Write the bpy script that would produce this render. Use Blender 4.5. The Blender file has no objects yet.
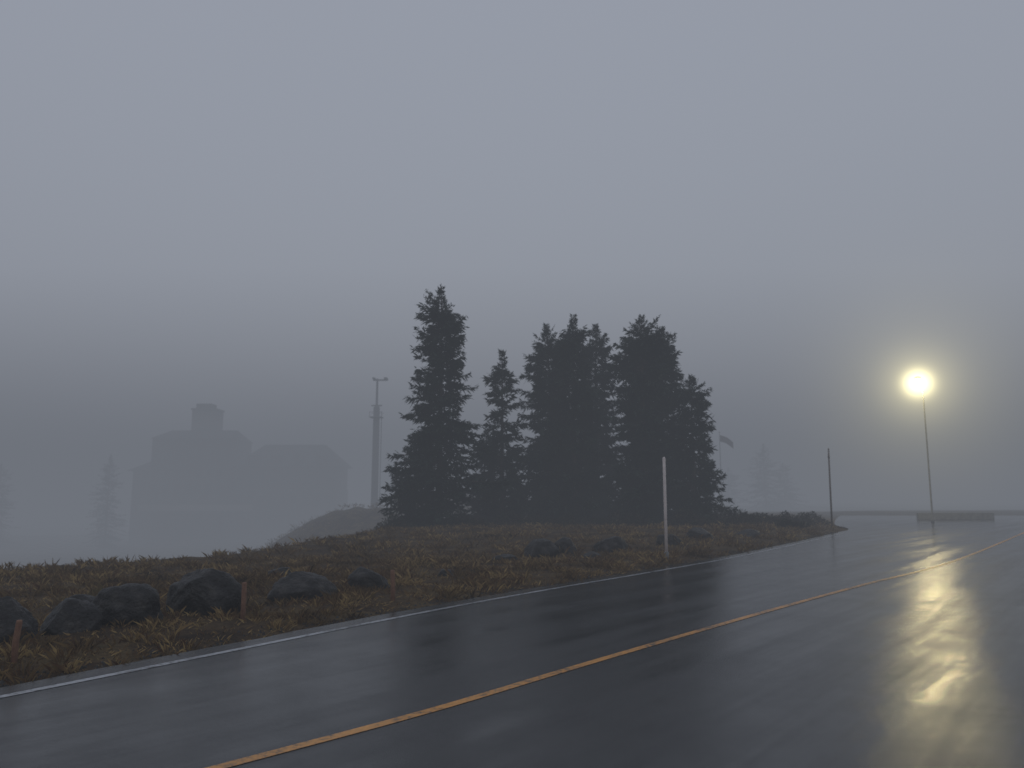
import bpy, bmesh, math, random
import numpy as np
from mathutils import Vector, Matrix, noise as mnoise

S = bpy.context.scene
S.view_settings.view_transform = 'Standard'
S.view_settings.look = 'None'
S.view_settings.exposure = 0

# ------------------------------------------------------------------ helpers
def link(o, parent=None):
    S.collection.objects.link(o)
    if parent: o.parent = parent
    return o

def mesh_obj(name, verts, faces, mat=None, parent=None, smooth=False):
    me = bpy.data.meshes.new(name)
    me.from_pydata([tuple(v) for v in verts], [], faces)
    if smooth:
        me.polygons.foreach_set('use_smooth', [True]*len(me.polygons))
    me.update()
    o = bpy.data.objects.new(name, me)
    if mat: me.materials.append(mat)
    return link(o, parent)

def np_mesh(name, verts, nper, mat=None, parent=None):
    """verts (N*nper,3): each run of nper vertices is one face"""
    n = len(verts)//nper
    me = bpy.data.meshes.new(name)
    me.vertices.add(len(verts)); me.vertices.foreach_set('co', verts.astype(np.float32).ravel())
    me.loops.add(n*nper); me.loops.foreach_set('vertex_index', np.arange(n*nper, dtype=np.int32))
    me.polygons.add(n)
    me.polygons.foreach_set('loop_start', np.arange(0, n*nper, nper, dtype=np.int32))
    me.polygons.foreach_set('loop_total', np.full(n, nper, dtype=np.int32))
    me.update(calc_edges=True)
    o = bpy.data.objects.new(name, me)
    if mat: me.materials.append(mat)
    return link(o, parent)

def empty(name, loc=(0,0,0)):
    e = bpy.data.objects.new(name, None); e.location = loc
    e.empty_display_size = .3
    return link(e)

def box_geo(cx, cy, cz, sx, sy, sz):
    v = [(cx+a*sx/2, cy+b*sy/2, cz+c*sz/2) for a in (-1,1) for b in (-1,1) for c in (-1,1)]
    f = [(0,1,3,2),(4,6,7,5),(0,4,5,1),(2,3,7,6),(0,2,6,4),(1,5,7,3)]
    return v, f

def boxes(name, lst, mat, parent=None, bevel=0):
    V=[];F=[]
    for b in lst:
        v,f = box_geo(*b); n=len(V); V+=v; F+=[tuple(i+n for i in q) for q in f]
    o = mesh_obj(name, V, F, mat, parent)
    if bevel:
        m=o.modifiers.new('b','BEVEL'); m.width=bevel; m.segments=2
    return o

def tube(name, pts, rads, mat, parent=None, seg=12, smooth=True):
    V=[];F=[]
    n=len(pts)
    for i,(p,r) in enumerate(zip(pts,rads)):
        p=Vector(p)
        a=Vector(pts[max(i-1,0)]); b=Vector(pts[min(i+1,n-1)])
        d=(b-a).normalized()
        u=d.orthogonal().normalized() if abs(d.z)<.9 else Vector((1,0,0))
        w=d.cross(u).normalized(); u=w.cross(d)
        for k in range(seg):
            t=2*math.pi*k/seg
            V.append(p+(u*math.cos(t)+w*math.sin(t))*r)
    for i in range(n-1):
        for k in range(seg):
            F.append((i*seg+k, i*seg+(k+1)%seg, (i+1)*seg+(k+1)%seg, (i+1)*seg+k))
    F.append(tuple(reversed(range(seg)))); F.append(tuple((n-1)*seg+k for k in range(seg)))
    return mesh_obj(name,V,F,mat,parent,smooth)

def newmat(name):
    m=bpy.data.materials.new(name); m.use_nodes=True
    nt=m.node_tree; b=nt.nodes['Principled BSDF']
    return m,nt,b

def N(nt,t,**kw):
    n=nt.nodes.new(t)
    for k,v in kw.items():
        if k in n.inputs.keys(): n.inputs[k].default_value=v
        else: setattr(n,k,v)
    return n

def ramp(nt, stops, fac=None):
    r=nt.nodes.new('ShaderNodeValToRGB'); cr=r.color_ramp
    while len(cr.elements)<len(stops): cr.elements.new(.5)
    for e,(p,c) in zip(cr.elements,stops):
        e.position=p; e.color=(c,c,c,1) if isinstance(c,(int,float)) else (*c,1)
    if fac is not None: nt.links.new(fac,r.inputs[0])
    return r

def noisy_mat(name, c1, c2, scale=4, rough=.8, bump=.2, detail=6, spec=.3, c3=None):
    m,nt,b=newmat(name)
    tc=N(nt,'ShaderNodeTexCoord')
    n=N(nt,'ShaderNodeTexNoise',Scale=scale,Detail=detail,Roughness=.65)
    nt.links.new(tc.outputs['Object'],n.inputs['Vector'])
    st=[(.3,c1),(.7,c2)] if c3 is None else [(.3,c1),(.5,c2),(.72,c3)]
    r=ramp(nt,st,n.outputs['Fac'])
    nt.links.new(r.outputs[0],b.inputs['Base Color'])
    b.inputs['Roughness'].default_value=rough
    b.inputs['Specular IOR Level'].default_value=spec
    if bump:
        bp=N(nt,'ShaderNodeBump',Strength=bump,Distance=.05)
        n2=N(nt,'ShaderNodeTexNoise',Scale=scale*5,Detail=4)
        nt.links.new(tc.outputs['Object'],n2.inputs['Vector'])
        nt.links.new(n2.outputs['Fac'],bp.inputs['Height']); nt.links.new(bp.outputs[0],b.inputs['Normal'])
    return m

# ------------------------------------------------------------------ layout curves (world metres)
WHITE=[(-24,-26),(-18,-15),(-12.5,-6),(-8.2,1),(-4.46,7.29),(-1.27,12.73),(.94,16.1),(3.65,20.0),(8.19,26.9),(17.3,42.3)]
YELLOW=[(-22,-20),(-14,-9),(-6.6,0),(-3.4,3.7),(-1.78,5.55),(-.595,6.92),(.945,8.93),(3.80,12.55),(7.1,16.6),(12.9,23.6),(26.6,42.3),(38,58),(52,78)]
def catmull(P,step=.5):
    P=[Vector((*p,0)) for p in P]; P=[P[0]*2-P[1]]+P+[P[-1]*2-P[-2]]
    out=[]
    for i in range(1,len(P)-2):
        n=max(2,int((P[i+1]-P[i]).length/step))
        for k in range(n):
            t=k/n
            p0,p1,p2,p3=P[i-1:i+3]
            out.append(.5*((2*p1)+(p2-p0)*t+(2*p0-5*p1+4*p2-p3)*t*t+(3*p1-p0-3*p2+p3)*t**3))
    out.append(P[-2]); return out
white_c=catmull(WHITE); yellow_c=catmull(YELLOW)

def offset(c,d):
    o=[]
    for i,p in enumerate(c):
        t=(c[min(i+1,len(c)-1)]-c[max(i-1,0)]).normalized()
        o.append(p+Vector((-t.y,t.x,0))*d)
    return o
edge=offset(white_c,.38)
edge=[p+Vector((mnoise.noise(p*1.7)*.09+mnoise.noise(p*5)*.05,0,0)) for p in edge]
tip=catmull([(17.0,42.8),(19.2,46.5),(20.6,50),(22.3,56),(27.5,69),(33,82),(37,91)],1)
edge=edge+tip[1:]
E=np.array([(p.x,p.y) for p in edge])
def edge_x(y):   # x of the pavement edge at a given y
    return np.interp(y,E[:,1],E[:,0])

def smooth(t): t=np.clip(t,0,1); return t*t*(3-2*t)
def hnoise(x,y,s,seed=0.):
    return mnoise.noise(Vector((x*s+seed,y*s-seed,seed)))
CX=[-400,-60,-13.6,-8.6,-6,0,8,27,60,400]; CY=[20,16,17,24,38,58,66,84,110,140]
def terrain(x,y):
    ex=float(edge_x(y))
    cr=float(np.interp(x,CX,CY))
    s=ex-x
    if y>91: s=max(s,(y-91))
    if s<=0.0: 
        z=-.05
        return z
    k=float(smooth(s/1.2))
    z=-.05+k*.08
    z+=float(smooth(s/3))*(hnoise(x,y,.35,3)*.13+hnoise(x,y,1.1,7)*.06+hnoise(x,y,3,9)*.03)
    z+=float(smooth((y-24)/16))*.28*float(smooth(s/6))*float(smooth((x+13)/8))
    D=float(np.interp(x,[-60,-14,-4,8,25],[8,7,5,3,.6]))
    z-=D*float(smooth((y-cr)/38))*(1 if s>0 else 0)
    z+=8.4*math.exp(-((x+12.5)/15.0)**2-((y-84)/13)**2)*(1+.25*hnoise(x,y,.12,5)+.06*hnoise(x,y,.6,5))
    if y>120: z+=hnoise(x,y,.02,1)*1.5*float(smooth((y-120)/60))
    return z

# ------------------------------------------------------------------ materials
# wet asphalt
def asphalt():
    m,nt,b=newmat('wet_asphalt'); L=nt.links
    tc=N(nt,'ShaderNodeTexCoord')
    mp=N(nt,'ShaderNodeMapping'); mp.inputs['Rotation'].default_value=(0,0,math.radians(38)); 
    L.new(tc.outputs['Object'],mp.inputs[0])
    # streaks stretched along the driving direction
    mp2=N(nt,'ShaderNodeMapping'); mp2.inputs['Scale'].default_value=(1.7,.07,1)
    L.new(mp.outputs[0],mp2.inputs[0])
    st=N(nt,'ShaderNodeTexNoise',Scale=1.0,Detail=7,Roughness=.68); L.new(mp2.outputs[0],st.inputs['Vector'])
    big=N(nt,'ShaderNodeTexNoise',Scale=.9,Detail=8,Roughness=.72,Distortion=.3); L.new(tc.outputs['Object'],big.inputs['Vector'])
    fine=N(nt,'ShaderNodeTexNoise',Scale=42,Detail=4,Roughness=.75); L.new(tc.outputs['Object'],fine.inputs['Vector'])
    mid=N(nt,'ShaderNodeTexNoise',Scale=7,Detail=3,Roughness=.5); L.new(tc.outputs['Object'],mid.inputs['Vector'])
    c=ramp(nt,[(.25,(.014,.015,.017)),(.55,(.028,.029,.031)),(.8,(.054,.055,.057))],fine.outputs['Fac'])
    mx=N(nt,'ShaderNodeMix',data_type='RGBA',blend_type='MULTIPLY'); mx.inputs[0].default_value=.9
    L.new(c.outputs[0],mx.inputs[6])
    r2=ramp(nt,[(.3,.45),(.7,1.3)],st.outputs['Fac']); L.new(r2.outputs[0],mx.inputs[7])
    L.new(mx.outputs[2],b.inputs['Base Color'])
    add=N(nt,'ShaderNodeMath',operation='MULTIPLY_ADD'); L.new(big.outputs['Fac'],add.inputs[0]); add.inputs[1].default_value=.5; L.new(st.outputs['Fac'],add.inputs[2])
    def mr(lo,hi):
        rr=N(nt,'ShaderNodeMapRange'); rr.inputs[1].default_value=.6; rr.inputs[2].default_value=.92; rr.inputs[3].default_value=lo; rr.inputs[4].default_value=hi
        L.new(add.outputs[0],rr.inputs[0]); return rr.outputs[0]
    L.new(mr(.085,.235),b.inputs['Roughness'])
    L.new(mr(.56,.32),b.inputs['Specular IOR Level'])      # film of water thins out on the high spots
    b.inputs['IOR'].default_value=1.48
    b1=N(nt,'ShaderNodeBump',Distance=.008); L.new(mr(.20,.50),b1.inputs['Strength']); L.new(fine.outputs['Fac'],b1.inputs['Height'])
    b2=N(nt,'ShaderNodeBump',Strength=.045,Distance=.012); L.new(mid.outputs['Fac'],b2.inputs['Height']); L.new(b1.outputs[0],b2.inputs['Normal'])
    L.new(b2.outputs[0],b.inputs['Normal'])
    return m
M_asph=asphalt()
def paint(name,c,worn):
    m,nt,b=newmat(name); L=nt.links
    tc=N(nt,'ShaderNodeTexCoord')
    n=N(nt,'ShaderNodeTexNoise',Scale=14,Detail=8,Roughness=.75); L.new(tc.outputs['Object'],n.inputs['Vector'])
    n2=N(nt,'ShaderNodeTexNoise',Scale=1.3,Detail=3); L.new(tc.outputs['Object'],n2.inputs['Vector'])
    a=N(nt,'ShaderNodeMath',operation='MULTIPLY_ADD'); L.new(n2.outputs['Fac'],a.inputs[0]); a.inputs[1].default_value=.5; L.new(n.outputs['Fac'],a.inputs[2])
    r=ramp(nt,[(worn-.06,(.03,.03,.032)),(worn+.1,tuple(x*.7 for x in c)),(1,c)],a.outputs[0])
    L.new(r.outputs[0],b.inputs['Base Color'])
    b.inputs['Roughness'].default_value=.35
    bp=N(nt,'ShaderNodeBump',Strength=.3,Distance=.004); L.new(n.outputs['Fac'],bp.inputs['Height']); L.new(bp.outputs[0],b.inputs['Normal'])
    return m
M_white=paint('worn_white_paint',(.52,.54,.57),.69)
M_yel=paint('yellow_paint',(.85,.38,.06),.66)

def ground_mat():
    m,nt,b=newmat('moor_ground'); L=nt.links
    tc=N(nt,'ShaderNodeTexCoord')
    n=N(nt,'ShaderNodeTexNoise',Scale=.9,Detail=8,Roughness=.7); L.new(tc.outputs['Object'],n.inputs['Vector'])
    n2=N(nt,'ShaderNodeTexNoise',Scale=18,Detail=6,Roughness=.7); L.new(tc.outputs['Object'],n2.inputs['Vector'])
    r=ramp(nt,[(.32,(.030,.022,.015)),(.48,(.075,.050,.029)),(.6,(.12,.085,.042)),(.75,(.052,.043,.025))],n.outputs['Fac'])
    r2=ramp(nt,[(.3,.45),(.7,1.3)],n2.outputs['Fac'])
    mx=N(nt,'ShaderNodeMix',data_type='RGBA',blend_type='MULTIPLY'); mx.inputs[0].default_value=1
    L.new(r.outputs[0],mx.inputs[6]); L.new(r2.outputs[0],mx.inputs[7]); L.new(mx.outputs[2],b.inputs['Base Color'])
    b.inputs['Roughness'].default_value=.9; b.inputs['Specular IOR Level'].default_value=.12
    bp=N(nt,'ShaderNodeBump',Strength=.7,Distance=.05); L.new(n2.outputs['Fac'],bp.inputs['Height']); L.new(bp.outputs[0],b.inputs['Normal'])
    return m
M_ground=ground_mat()

def island_mat(name,stops,rough=.8,scale=.5,spec=.2,rand=.35):
    m,nt,b=newmat(name); L=nt.links
    g=N(nt,'ShaderNodeNewGeometry'); tc=N(nt,'ShaderNodeTexCoord')
    n=N(nt,'ShaderNodeTexNoise',Scale=scale,Detail=4,Roughness=.6); L.new(tc.outputs['Object'],n.inputs['Vector'])
    a=N(nt,'ShaderNodeMath',operation='MULTIPLY_ADD'); L.new(g.outputs['Random Per Island'],a.inputs[0]); a.inputs[1].default_value=rand
    s=N(nt,'ShaderNodeMath',operation='MULTIPLY_ADD'); L.new(n.outputs['Fac'],s.inputs[0]); s.inputs[1].default_value=1.9; s.inputs[2].default_value=-.45-rand/2
    L.new(s.outputs[0],a.inputs[2])
    r=ramp(nt,stops,a.outputs[0]); L.new(r.outputs[0],b.inputs['Base Color'])
    b.inputs['Roughness'].default_value=rough; b.inputs['Specular IOR Level'].default_value=spec
    return m
M_grass=island_mat('dry_grass',[(.05,(.024,.018,.012)),(.27,(.068,.043,.025)),(.40,(.18,.125,.058)),(.52,(.080,.042,.025)),(.66,(.36,.26,.115)),(.78,(.12,.078,.043)),(1,(.12,.11,.045))],scale=.6,rand=.22,spec=.1)
M_needle=island_mat('needles',[(.1,(.008,.013,.011)),(.5,(.018,.030,.024)),(.9,(.038,.057,.043))],scale=.7,spec=.15,rough=.7)
M_shrub=island_mat('shrub_leaf',[(.1,(.014,.016,.012)),(.5,(.03,.032,.022)),(.9,(.06,.045,.028))],scale=2)
M_bark=noisy_mat('bark',(.03,.022,.017),(.08,.06,.045),12,.9,.6)
M_rock=noisy_mat('wet_rock',(.008,.008,.008),(.024,.023,.023),5,.5,.8,8,.3,(.07,.066,.06))
M_post=noisy_mat('old_wood',(.17,.09,.06),(.28,.16,.105),20,.7,.4)
M_flag=noisy_mat('flag_cloth',(.05,.04,.04),(.09,.07,.07),3,.8,.1)
M_polew=noisy_mat('pole_white',(.62,.56,.54),(.82,.76,.74),6,.5,.05)
M_poled=noisy_mat('pole_brown',(.14,.115,.09),(.22,.18,.15),6,.6,.2)
M_metal=noisy_mat('galvanised',(.16,.17,.18),(.26,.27,.28),8,.45,.1)
M_pole=noisy_mat('lamp_pole_paint',(.15,.155,.16),(.22,.225,.23),8,.8,.05,spec=.1)
M_steel=noisy_mat('dark_steel',(.09,.095,.10),(.14,.145,.15),5,.6,.1)
M_stone=noisy_mat('lodge_stone',(.07,.067,.063),(.14,.135,.125),.8,.85,.4)
M_wall=noisy_mat('lodge_timber',(.05,.045,.04),(.09,.078,.068),1.5,.8,.2)
M_roof=noisy_mat('lodge_roof',(.05,.052,.055),(.09,.092,.095),.6,.8,.3,spec=.1)
M_trim=noisy_mat('lodge_trim',(.3,.29,.27),(.42,.40,.37),2,.7,.1)
m,nt,b=newmat('window_glass'); b.inputs['Base Color'].default_value=(.02,.025,.03,1); b.inputs['Roughness'].default_value=.15; M_glass=m
M_conc=noisy_mat('concrete',(.10,.10,.10),(.18,.18,.175),3,.7,.3)

# ------------------------------------------------------------------ ground
def axis(lo,hi,a,b,fine,growth=1.13):
    c=list(np.arange(a,b+1e-6,fine)); s=fine; p=b
    while p<hi: s*=growth; p+=s; c.append(min(p,hi))
    s=fine; p=a; pre=[]
    while p>lo: s*=growth; p-=s; pre.append(max(p,lo))
    return pre[::-1]+c
xs=axis(-1500,1500,-16,24,.22); ys=axis(-1200,1500,2,50,.24)
V=[(x,y,terrain(x,y)) for y in ys for x in xs]
nx=len(xs)
F=[(j*nx+i,j*nx+i+1,(j+1)*nx+i+1,(j+1)*nx+i) for j in range(len(ys)-1) for i in range(nx-1)]
mesh_obj('ground',V,F,M_ground,smooth=True)

# road sheet : rows from pavement edge out to the right
V=[];F=[]
cols=[0,2,5,10,20,45,100]
pts=[p for p in edge]
for p in pts:
    for c in cols: V.append((p.x+c,p.y,0.0))
nc=len(cols)
for i in range(len(pts)-1):
    for c in range(nc-1):
        a=i*nc+c; F.append((a,a+1,a+nc+1,a+nc))
base=len(V)
for p in pts: V.append((p.x,p.y,-.08))
for i in range(len(pts)-1): F.append((i*nc,(i+1)*nc,base+i+1,base+i))
mesh_obj('road',V,F,M_asph)

def strip(name,c,w,z,mat):
    a=offset(c,w/2); b_=offset(c,-w/2); V=[];F=[]
    for p,q in zip(a,b_): V+= [(p.x,p.y,z),(q.x,q.y,z)]
    for i in range(len(a)-1): F.append((2*i,2*i+1,2*i+3,2*i+2))
    return mesh_obj(name,V,F,mat)
strip('road_edge_line',white_c,.10,.004,M_white)
strip('road_center_line',yellow_c,.105,.004,M_yel)

# ------------------------------------------------------------------ grass
rng=np.random.default_rng(4)
def scatter(n,x0,x1,y0,y1,smin,smax,thr=-.25):
    out=[]
    X=rng.uniform(x0,x1,n); Y=rng.uniform(y0,y1,n)
    ex=edge_x(Y)
    for x,y,e in zip(X,Y,ex):
        s=e-x
        if s<smin or s>smax: continue
        if mnoise.noise(Vector((x*.9,y*.9,2)))<thr+rng.uniform(-.2,.2): continue
        if s<.5 and rng.random()<.5: continue
        out.append((x,y,terrain(x,y)))
    return np.array(out)
def blades(P,nb,hmin,hmax,w,spread):
    n=len(P); P=np.repeat(P,nb,axis=0); k=len(P)
    th=rng.uniform(0,2*np.pi,k); r=rng.uniform(0,spread,k)
    b=P+np.stack([np.cos(th)*r,np.sin(th)*r,np.full(k,-.02)],1)
    hh=np.repeat(rng.uniform(.4,1,n)**1.5,nb)*rng.uniform(hmin,hmax,k)+.03
    lean=rng.normal(0,.45,(k,2))*hh[:,None]+np.stack([np.cos(th),np.sin(th)],1)*r[:,None]*.8
    f=rng.uniform(0,np.pi,k); wv=np.stack([np.cos(f),np.sin(f),np.zeros(k)],1)*w*rng.uniform(.6,1.4,k)[:,None]
    tip=b+np.concatenate([lean,hh[:,None]],1)
    mid=b+np.concatenate([lean*.35,hh[:,None]*.6],1)
    q=np.stack([b-wv,b+wv,mid+wv*.8,tip],1)
    return q.reshape(-1,3)
G=[]
G.append(blades(scatter(8000,-16,6,5,22,.12,14,-.02),14,.06,.19,.0042,.10))
G.append(blades(scatter(8500,-22,20,14,45,.2,24,-.05),10,.08,.24,.008,.14))
G.append(blades(scatter(8000,-50,24,16,66,.3,60,-.12),7,.10,.32,.015,.2))
G.append(blades(scatter(15000,-14,10,4,26,.05,12,-1),6,.02,.07,.005,.14))
G.append(blades(scatter(4000,-44,4,52,96,8,60,-1),6,.1,.4,.02,.4))
np_mesh('grass',np.concatenate(G),4,M_grass)

# gravel along the pavement edge
def gravel(n):
    V=[];F=[]
    rnd=random.Random(3)
    for i in range(n):
        y=rnd.uniform(4,44); s=abs(rnd.gauss(.05,.28))
        x=float(edge_x(y))-s; z=terrain(x,y); r=rnd.uniform(.008,.03)
        b0=len(V)
        for d in ((1,0,0),(0,1,0),(-1,0,0),(0,-1,0),(0,0,1)):
            V.append((x+d[0]*r*rnd.uniform(.7,1.3),y+d[1]*r*rnd.uniform(.7,1.3),z+d[2]*r))
        F+=[(b0,b0+1,b0+4),(b0+1,b0+2,b0+4),(b0+2,b0+3,b0+4),(b0+3,b0,b0+4)]
    mesh_obj('gravel',V,F,M_rock)
gravel(3500)

# ------------------------------------------------------------------ boulders
def boulder(x,y,w,h,seed,dep=None):
    bm=bmesh.new(); bmesh.ops.create_icosphere(bm,subdivisions=5,radius=1)
    rnd=random.Random(seed); off=Vector((rnd.uniform(0,50),rnd.uniform(0,50),rnd.uniform(0,50)))
    planes=[(Vector((rnd.gauss(0,1),rnd.gauss(0,1),rnd.gauss(0.2,.8))).normalized(),rnd.uniform(.66,.92)) for _ in range(9)]
    for v in bm.verts:
        p=v.co.normalized(); r=1+.24*mnoise.noise(p*1.3+off)
        q=p*r
        for n,d in planes:
            k=q.dot(n)-d
            if k>0: q-=n*k*.85
        q+=p*(.055*mnoise.noise(p*4+off)+.025*mnoise.noise(p*11+off)+.01*mnoise.noise(p*24+off))
        v.co=Vector((q.x*w/2,q.y*(dep or w*.8)/2,q.z*h*.72+h*.28))
    me=bpy.data.meshes.new('boulder'); bm.to_mesh(me); bm.free()
    me.polygons.foreach_set('use_smooth',[True]*len(me.polygons)); me.materials.append(M_rock)
    o=bpy.data.objects.new('boulder',me); o.location=(x,y,terrain(x,y)-.06); o.rotation_euler=(0,0,rnd.uniform(-.4,.4)); link(o)
B=[(-4.65,12.4,1.15,.84),(-5.3,11.4,1.02,.56),(-5.7,10.7,.8,.46),(-6.25,10.1,.9,.55),(-3.7,14.5,1.15,.50),(-2.75,15.7,.75,.50),
   (-6.6,12.6,.6,.3),(-1.5,18.5,.5,.25),(.85,24.2,1.15,.66),(1.55,25.2,.9,.5),(3.2,26.5,1.2,.6),(2.4,24.4,.6,.25),(5.6,29.5,1.0,.5),(7.6,33,1.2,.5),(-.2,22.3,.7,.3),(10.5,36,1.1,.45),(-4.9,17.5,.6,.3)]
for i,(x,y,w,h) in enumerate(B): boulder(x,y,w,h,i+11)

# ------------------------------------------------------------------ wooden posts
def wpost(x,y,h,r,lean):
    z=terrain(x,y)
    o=tube('wooden_post',[(0,0,-.2),(0,0,h*.5),(lean,0,h-.02),(lean,0,h)],[r,r*.98,r*.95,r*.75],M_post,seg=10)
    o.location=(x,y,z)
for x,y,h,r,l in [(-5.15,8.6,.43,.032,.02),(-3.75,11.5,.52,.036,.0),(-2.0,13.8,.50,.040,-.015)]: wpost(x,y,h,r,l)

# snow / delineator poles
p=empty('snow_pole',(4.45,23.5,terrain(4.45,23.5)))
tube('shaft',[(0,0,-.3),(0,0,1.5),(0,0,2.86),(0,0,2.9)],[.045,.045,.043,.02],M_polew,p,12)
tube('ground_sleeve',[(0,0,-.1),(0,0,.16),(0,0,.18)],[.065,.065,.05],M_metal,p,12)
p=empty('snow_pole',(20.1,51,terrain(20.1,51)))
tube('shaft',[(0,0,-.3),(.02,0,2.5),(.05,0,4.9),(.05,0,4.95)],[.06,.055,.045,.02],M_poled,p,10)
tube('reflector_band',[(.04,0,4.3),(.045,0,4.55)],[.058,.058],M_poled,p,10)

# ------------------------------------------------------------------ conifers
def conifer(name,x,y,h,w,seed,power=.8,low=.05,dens=1.0,zoff=0,fine=1.0,ragged=1.0):
    r=np.random.default_rng(seed)
    z0=terrain(x,y)+zoff
    p=empty(name,(x,y,z0))
    bx,by=r.normal(0,.12,2)
    def axisp(z): return np.array([bx*math.sin(z/h*3),by*math.sin(z/h*2.2),z])
    tp=[tuple(axisp(h*t)) for t in np.linspace(-.03,1,10)]
    tube('trunk',tp,[.016*h*(1-t)+.015 for t in np.linspace(0,1,10)],M_bark,p,8)
    ph=r.uniform(0,6.28,4)
    Q=[];limbs_v=[];limbs_f=[]
    z=h*low
    while z<h*.99:
        t=z/h
        prof=(1-t)**power*min(1,.66+ (t-low)*3.0)*min(1,(1-t)*6+.03)
        nb=int(r.integers(5,9)*dens)
        whorl=r.uniform(1-.3*ragged,1+.14*ragged)
        for k in range(nb):
            az=r.uniform(0,2*math.pi)
            lob=1+.16*math.sin(az*2+ph[0]+t*5)+.15*math.sin(az*3+ph[1]-t*11)+.13*ragged*math.sin(t*30+ph[2]+az)
            Ln=max(.10,w/2*prof*whorl*lob*r.uniform(.45,1.2))
            rise=np.interp(t,[0,.5,.85,1],[-.25,0,.5,1.5])+r.normal(0,.15)
            o=axisp(z+r.uniform(-.28,.28)*(1 if t<.85 else .3)); d=np.array([math.cos(az),math.sin(az),0]); side=np.array([-d[1],d[0],0])
            def bp(s): # s 0..1
                return o+d*Ln*s+np.array([0,0,Ln*(rise*s-.24*s*s+.16*s**4)])
            b0=len(limbs_v); rr=.012*Ln+.006
            for s in (0,.5,.95):
                c=bp(s); q=rr*(1.1-s)
                limbs_v+= [c+side*q,c-side*q,c+np.array([0,0,q*1.4])]
            for a in (0,3):
                for e in range(3):
                    limbs_f.append((b0+a+e,b0+a+(e+1)%3,b0+a+3+(e+1)%3,b0+a+3+e))
            ns=max(3,int(Ln/.08*fine))
            s=np.sqrt(r.uniform(.02,1.0,ns*3))
            c=np.array([bp(si) for si in s])
            m=len(s)
            c+=r.normal(0,.045 if t<.9 else .015,(m,3))
            sg=r.choice([-1,1],m)
            fan=r.uniform(.1,1.25,m)
            ln=(.26+.34*(1-s)*min(1,Ln))*r.uniform(.55,1.25,m)*(1 if t<.88 else .6)
            dirv=d[None]*np.cos(fan)[:,None]+side[None]*(np.sin(fan)*sg)[:,None]
            dirv[:,2]+=r.normal(-.22 if t<.88 else .4,.42,m)
            wd=ln*.22+.022
            up=np.cross(dirv,r.normal(0,1,(m,3))); up/=np.linalg.norm(up,axis=1)[:,None]+1e-6
            a=c; e=c+dirv*ln[:,None]; mid=c+dirv*(ln*.45)[:,None]
            Q.append(np.stack([a,mid+up*wd[:,None]*.5,e,mid-up*wd[:,None]*.5],1).reshape(-1,3))
        z+=r.uniform(.14,.26)*(1 if t<.8 else .6)*(1 if fine>=1 else 1.6)
    np_mesh('foliage',np.concatenate(Q),4,M_needle,p)
    mesh_obj('limbs',limbs_v,limbs_f,M_bark,p)
    return p

conifer('fir_tree',-4.0,44,13.4,6.1,1,.52,.03,1.1,ragged=1.5)
conifer('fir_tree',-5.5,45.5,5.2,3.8,21,.6,.02,1)
conifer('fir_tree',-.6,47,10.1,4.0,2,.65,.04,1.0,ragged=1.5)
conifer('fir_tree',-1.5,49,5.6,3.0,22,.6,.02,1)
conifer('fir_tree',2.1,49,12.2,4.9,3,.44,.03,1.1,ragged=1.2)
conifer('fir_tree',3.75,47.6,12.5,4.8,4,.44,.03,1.1,ragged=1.2)
conifer('fir_tree',5.4,50.5,12.6,4.6,5,.44,.03,1.1,ragged=1.2)
conifer('fir_tree',3.0,53,11,4.6,6,.5,.02,1.1)
conifer('fir_tree',7.7,46.5,12.2,4.9,7,.34,.05,1.15,ragged=1.1)
conifer('fir_tree',9.2,48,11.8,4.9,8,.34,.03,1.15,ragged=1.1)
conifer('fir_tree',10.6,46.5,8.6,3.4,9,.4,.03,1.15)
conifer('fir_tree',8.6,51,11.4,4.8,10,.4,.02,1.1)

def shrub(x,y,w,h,seed,n=1400):
    r=np.random.default_rng(seed)
    p=empty('shrub',(x,y,terrain(x,y)))
    c=r.normal(0,1,(n,3)); c/=np.linalg.norm(c,axis=1)[:,None]; c*=r.uniform(.35,1,n)[:,None]**.5
    lob=1+.3*np.sin(np.arctan2(c[:,1],c[:,0])*3+seed)
    c=np.stack([c[:,0]*w/2*lob,c[:,1]*w/2*lob,np.abs(c[:,2])*h*(.8+.3*np.sin(c[:,0]*4+seed))],1)
    d=r.normal(0,1,(n,3)); d[:,2]=abs(d[:,2]); d/=np.linalg.norm(d,axis=1)[:,None]
    u=np.cross(d,r.normal(0,1,(n,3))); u/=np.linalg.norm(u,axis=1)[:,None]
    l=r.uniform(.07,.2,n)[:,None]
    np_mesh('leaves',np.stack([c,c+d*l*.5+u*l*.2,c+d*l,c+d*l*.5-u*l*.2],1).reshape(-1,3),4,M_shrub,p)
    for k in range(5):
        a=r.uniform(0,6.28); tube('stem',[(0,0,-.05),(math.cos(a)*w*.15,math.sin(a)*w*.15,h*.4),(math.cos(a)*w*.3,math.sin(a)*w*.3,h*.75)],[.02,.014,.006],M_bark,p,5)
for i,(x,y,w,h) in enumerate([(-6,42.5,2.2,.8),(-2.4,43.5,2.4,.8),(.6,45,2.8,1.0),(2.6,44.5,2.4,.8),(5.5,45,3,.9),(6.6,44.2,2,.7),(9.5,44,2.6,.9),(12.2,45.5,2.6,1.1),(14,48,2.2,.9),(16.3,50,2.6,.9),(18.3,52,2.4,.8),(20.5,56,2.6,.8),(13,52,3.2,1.3),(-8.5,40,1.8,.5),(15.3,44.5,1.6,.5)]):
    shrub(x,y,w,h,i+40)

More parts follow.
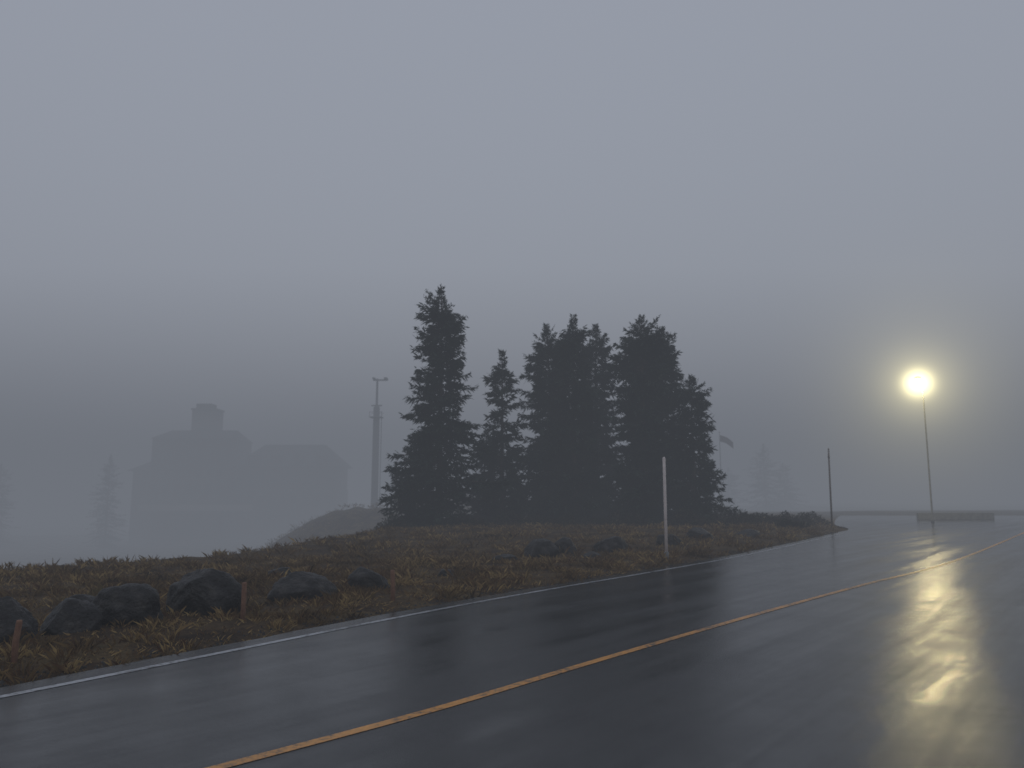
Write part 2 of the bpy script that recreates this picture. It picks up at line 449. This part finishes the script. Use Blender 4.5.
# ------------------------------------------------------------------ faint trees in the fog
conifer('fir_tree',-80,160,19,8,31,.6,.03,1,fine=.4)
conifer('fir_tree',-105,165,17,9,32,.6,.03,1,fine=.4)
conifer('fir_tree',55,175,15,11,35,.6,.03,1.1,fine=.4)
conifer('fir_tree',49,182,10,9,36,.6,.03,1.1,fine=.4)
conifer('fir_tree',62,184,11,10,37,.6,.03,1.1,fine=.4)

# ------------------------------------------------------------------ lodge building
p=empty('lodge_building',(-62,182,0))
def prism(name,x0,x1,y0,y1,z0,z1,mat,hip=2):
    ym=(y0+y1)/2
    V=[(x0,y0,z0),(x1,y0,z0),(x1,y1,z0),(x0,y1,z0),(x0+hip,ym,z1),(x1-hip,ym,z1)]
    F=[(0,1,5,4),(2,3,4,5),(0,4,3),(1,2,5),(3,2,1,0)]
    return mesh_obj(name,V,F,mat,p)
boxes('main_base',[(-8,0,-1,17,16,18)],M_stone,p)
boxes('main_block',[(-8,0,11.5,16.6,15.6,7)],M_wall,p)
prism('main_roof',-16.6,.6,-8.2,8.2,15.003,17.4,M_roof,1.2)
boxes('tower',[(-7.5,0,18.5,5.2,5.2,6.5)],M_stone,p)
boxes('tower_cap',[(-7.5,0,22,5.6,5.6,.4),(-7.9,0,22.8,3.4,3.4,1.1)],M_stone,p)
boxes('wing_base',[(12,1,-3,23,13,14)],M_stone,p)
boxes('wing_block',[(12,1,6.5,22.6,12.6,5)],M_wall,p)
prism('wing_roof',.65,24.5,-6.2,8.2,9.003,14.2,M_roof,5)
boxes('end_wing',[(-18.7,0,0,4.4,12,16)],M_stone,p)
prism('end_roof',-22,-16.55,-6.8,6.8,8.003,10.3,M_roof)
boxes('porch',[(-6,-10.5,-5,14,5,8)],M_stone,p)
boxes('terrace_fascia',[(-4,-13.1,.1,24,.4,1.3)],M_trim,p)
win=[];fr=[]
for row,(z,hh) in enumerate([(4.3,1.7),(7.6,1.4),(11,1.6)]):
    for k in range(7):
        x=-15+k*2.3; win.append((x,-8.02 if row<2 else -7.82,z,1.1,.12,hh)); fr.append((x,-8.07 if row<2 else -7.87,z-hh/2-.12,1.5,.2,.18))
for row,(z,hh) in enumerate([(1.8,1.6),(6.4,1.6)]):
    for k in range(9):
        x=2.4+k*2.4; win.append((x,-5.53 if row==0 else -5.33,z,1.2,.12,hh)); fr.append((x,-5.58 if row==0 else -5.38,z-hh/2-.12,1.6,.2,.22))
boxes('windows',win,M_glass,p); boxes('window_sills',fr,M_stone,p)
boxes('dormers',[(5+k*5,-4.6,10.6,1.8,3,1.8) for k in range(4)],M_wall,p)
boxes('entrance_door',[(-6,-13.05,-7,2.2,.15,3)],M_post,p)

# ------------------------------------------------------------------ ski-lift tower
tx,ty=-19.4,114; tz=terrain(tx,ty)
p=empty('lift_tower',(tx,ty,tz)); H=19.0-tz
tube('mast',[(0,0,-.5),(0,0,H*.84),(0,0,H*.85),(0,0,H)],[.55,.45,.18,.14],M_steel,p,12)
boxes('crossarm',[(.4,0,H-.2,2.0,.22,.22),(0,0,H-3.9,1.5,.2,.18)],M_steel,p)
boxes('sheaves',[(1.25,0,H-.02,.4,1.5,.25),(-.45,0,H-.02,.3,1.5,.25)],M_steel,p)
boxes('ladder',[(.7,0,H*.42,.05,.05,H*.8),(.7,.35,H*.42,.05,.05,H*.8)]+[(.7,.175,1+i*.5,.04,.35,.04) for i in range(int(H*.75/.5))],M_steel,p)
boxes('work_platform',[(0,0,H-5.6,1.8,1.8,.1),(0,-.87,H-4.9,1.8,.05,.05),(0,.87,H-4.9,1.8,.05,.05),(-.85,-.85,H-5.2,.05,.05,.6),(.85,-.85,H-5.2,.05,.05,.6)],M_steel,p)

# flagpole
p=empty('flagpole',(27.0,104,terrain(27,104)))
tube('pole',[(0,0,-.3),(0,0,5),(0,0,10.3),(0,0,10.4)],[.09,.07,.045,.02],M_metal,p,8)
V=[];F=[]
for i in range(13):
    for j in range(7):
        V.append((.08+i*.14,.12*math.sin(i*.7+j*.2),10.1-j*.14-.03*i-.004*i*i))
for i in range(12):
    for j in range(6): a=i*7+j; F.append((a,a+7,a+8,a+1))
mesh_obj('flag',V,F,M_flag,p,True)
bpy.ops.mesh.primitive_uv_sphere_add(segments=12,ring_count=8,radius=.09,location=(0,0,10.45)); q=bpy.context.object; q.name='finial'; q.data.materials.append(M_metal); q.parent=p

# ------------------------------------------------------------------ low barrier at far road side
p=empty('low_wall',(0,0,0))
boxes('blocks',[(35.6+i*1.22,70+i*.25,.30,1.18,.38,.6) for i in range(6)],M_conc,p,.03)
# ------------------------------------------------------------------ street lamp
LX,LY,LZ=31.8,62.0,10.75
m,nt,b=newmat('lamp_light'); 
b.inputs['Base Color'].default_value=(1,.95,.8,1)
b.inputs['Emission Color'].default_value=(1,.82,.42,1); b.inputs['Emission Strength'].default_value=380
M_lamp=m
p=empty('street_lamp',(LX,LY,0))
tube('pole',[(.35,0,-.2),(.35,0,.25),(.35,0,.3),(.35,0,6),(.33,0,10.5),(.28,0,11.0),(.1,0,11.25),(0,0,11.25)],[.12,.12,.07,.055,.045,.04,.035,.03],M_pole,p,12)
tube('hood',[(0,0,LZ+.55),(0,0,LZ+.5),(0,0,LZ+.36),(0,0,LZ+.30)],[.06,.2,.30,.31],M_metal,p,20)
bpy.ops.mesh.primitive_uv_sphere_add(segments=24,ring_count=16,radius=.36,location=(0,0,LZ)); q=bpy.context.object; q.name='globe'; q.data.materials.append(M_lamp); q.parent=p
q.scale=(1,1,.85)
# painted lamp glow: emissive spheres in place of light scattered by fog
def glowvol(name,rad,terms,rate):
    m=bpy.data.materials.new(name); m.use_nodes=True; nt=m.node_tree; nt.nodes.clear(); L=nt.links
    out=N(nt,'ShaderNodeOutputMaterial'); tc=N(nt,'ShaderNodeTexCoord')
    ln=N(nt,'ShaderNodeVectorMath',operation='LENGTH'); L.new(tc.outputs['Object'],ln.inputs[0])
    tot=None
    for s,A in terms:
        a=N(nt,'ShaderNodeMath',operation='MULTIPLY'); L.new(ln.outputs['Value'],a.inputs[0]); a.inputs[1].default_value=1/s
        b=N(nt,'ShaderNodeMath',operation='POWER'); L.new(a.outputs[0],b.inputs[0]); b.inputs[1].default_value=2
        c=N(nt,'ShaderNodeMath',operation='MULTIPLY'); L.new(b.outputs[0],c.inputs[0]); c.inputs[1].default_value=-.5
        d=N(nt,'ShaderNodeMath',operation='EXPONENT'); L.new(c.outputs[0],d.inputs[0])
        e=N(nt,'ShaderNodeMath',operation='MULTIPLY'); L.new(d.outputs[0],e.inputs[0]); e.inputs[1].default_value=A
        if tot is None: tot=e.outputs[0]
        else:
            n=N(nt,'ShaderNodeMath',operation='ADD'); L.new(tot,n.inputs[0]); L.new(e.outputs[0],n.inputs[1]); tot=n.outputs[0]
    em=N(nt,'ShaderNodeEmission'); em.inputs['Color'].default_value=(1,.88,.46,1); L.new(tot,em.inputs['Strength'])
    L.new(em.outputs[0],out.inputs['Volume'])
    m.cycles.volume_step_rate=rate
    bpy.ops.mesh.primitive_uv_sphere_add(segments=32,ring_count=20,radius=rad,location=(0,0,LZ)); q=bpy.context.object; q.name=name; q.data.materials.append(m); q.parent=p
glowvol('glow_core',2.6,[(.62,2.2)],.6)
glowvol('glow_halo',16,[(1.6,.125),(3.2,.016),(5.2,.007)],.8)

# ------------------------------------------------------------------ fog layers
FOG=(.156,.170,.198)
def fogvol(name,SIG,x0,x1,y0,y1,z0,z1):
    m=bpy.data.materials.new(name); m.use_nodes=True; nt=m.node_tree; nt.nodes.clear(); L=nt.links
    out=N(nt,'ShaderNodeOutputMaterial'); ab=N(nt,'ShaderNodeVolumeAbsorption'); ab.inputs['Color'].default_value=(0,0,0,1); ab.inputs['Density'].default_value=SIG
    em=N(nt,'ShaderNodeEmission'); em.inputs['Color'].default_value=(*FOG,1); em.inputs['Strength'].default_value=SIG  # emission added in place of sky light scattered within the fog
    ad=N(nt,'ShaderNodeAddShader'); L.new(ab.outputs[0],ad.inputs[0]); L.new(em.outputs[0],ad.inputs[1]); L.new(ad.outputs[0],out.inputs['Volume'])
    v,f=box_geo((x0+x1)/2,(y0+y1)/2,(z0+z1)/2,x1-x0,y1-y0,z1-z0); mesh_obj(name,v,f,m)
fogvol('fog',.0064,-900,900,-700,1000,-60,25)
fogvol('fog_bank',.0100,-890,890,58,990,-61,19)

# ------------------------------------------------------------------ sky & sun
w=bpy.data.worlds.new('World'); S.world=w; w.use_nodes=True; nt=w.node_tree; L=nt.links
bg=nt.nodes['Background']
sky=N(nt,'ShaderNodeTexSky'); sky.sky_type='NISHITA'; sky.sun_disc=False
sky.sun_elevation=math.radians(8); sky.sun_rotation=math.radians(200); sky.air_density=2; sky.dust_density=5
mx=N(nt,'ShaderNodeMix',data_type='RGBA'); mx.inputs[0].default_value=.88
L.new(sky.outputs[0],mx.inputs[6]); mx.inputs[7].default_value=(4.15,4.47,5.35,1)
L.new(mx.outputs[2],bg.inputs['Color']); bg.inputs['Strength'].default_value=.090
sd=bpy.data.lights.new('sun','SUN'); sd.energy=.12; sd.angle=math.radians(60); sd.color=(1,.96,.92)
so=bpy.data.objects.new('sun',sd); link(so); so.rotation_euler=(math.radians(50),0,math.radians(200+180)); so.location=(0,-20,30)

# ------------------------------------------------------------------ camera
cd=bpy.data.cameras.new('camera'); cd.sensor_width=36; cd.lens=28.125; cd.clip_end=4000; cd.clip_start=.05
cd.dof.use_dof=True; cd.dof.focus_distance=8.5; cd.dof.aperture_fstop=1.8
co=bpy.data.objects.new('camera',cd); link(co); co.location=(0,0,1.7); co.rotation_euler=(math.radians(90+8.25),0,0)
S.camera=co
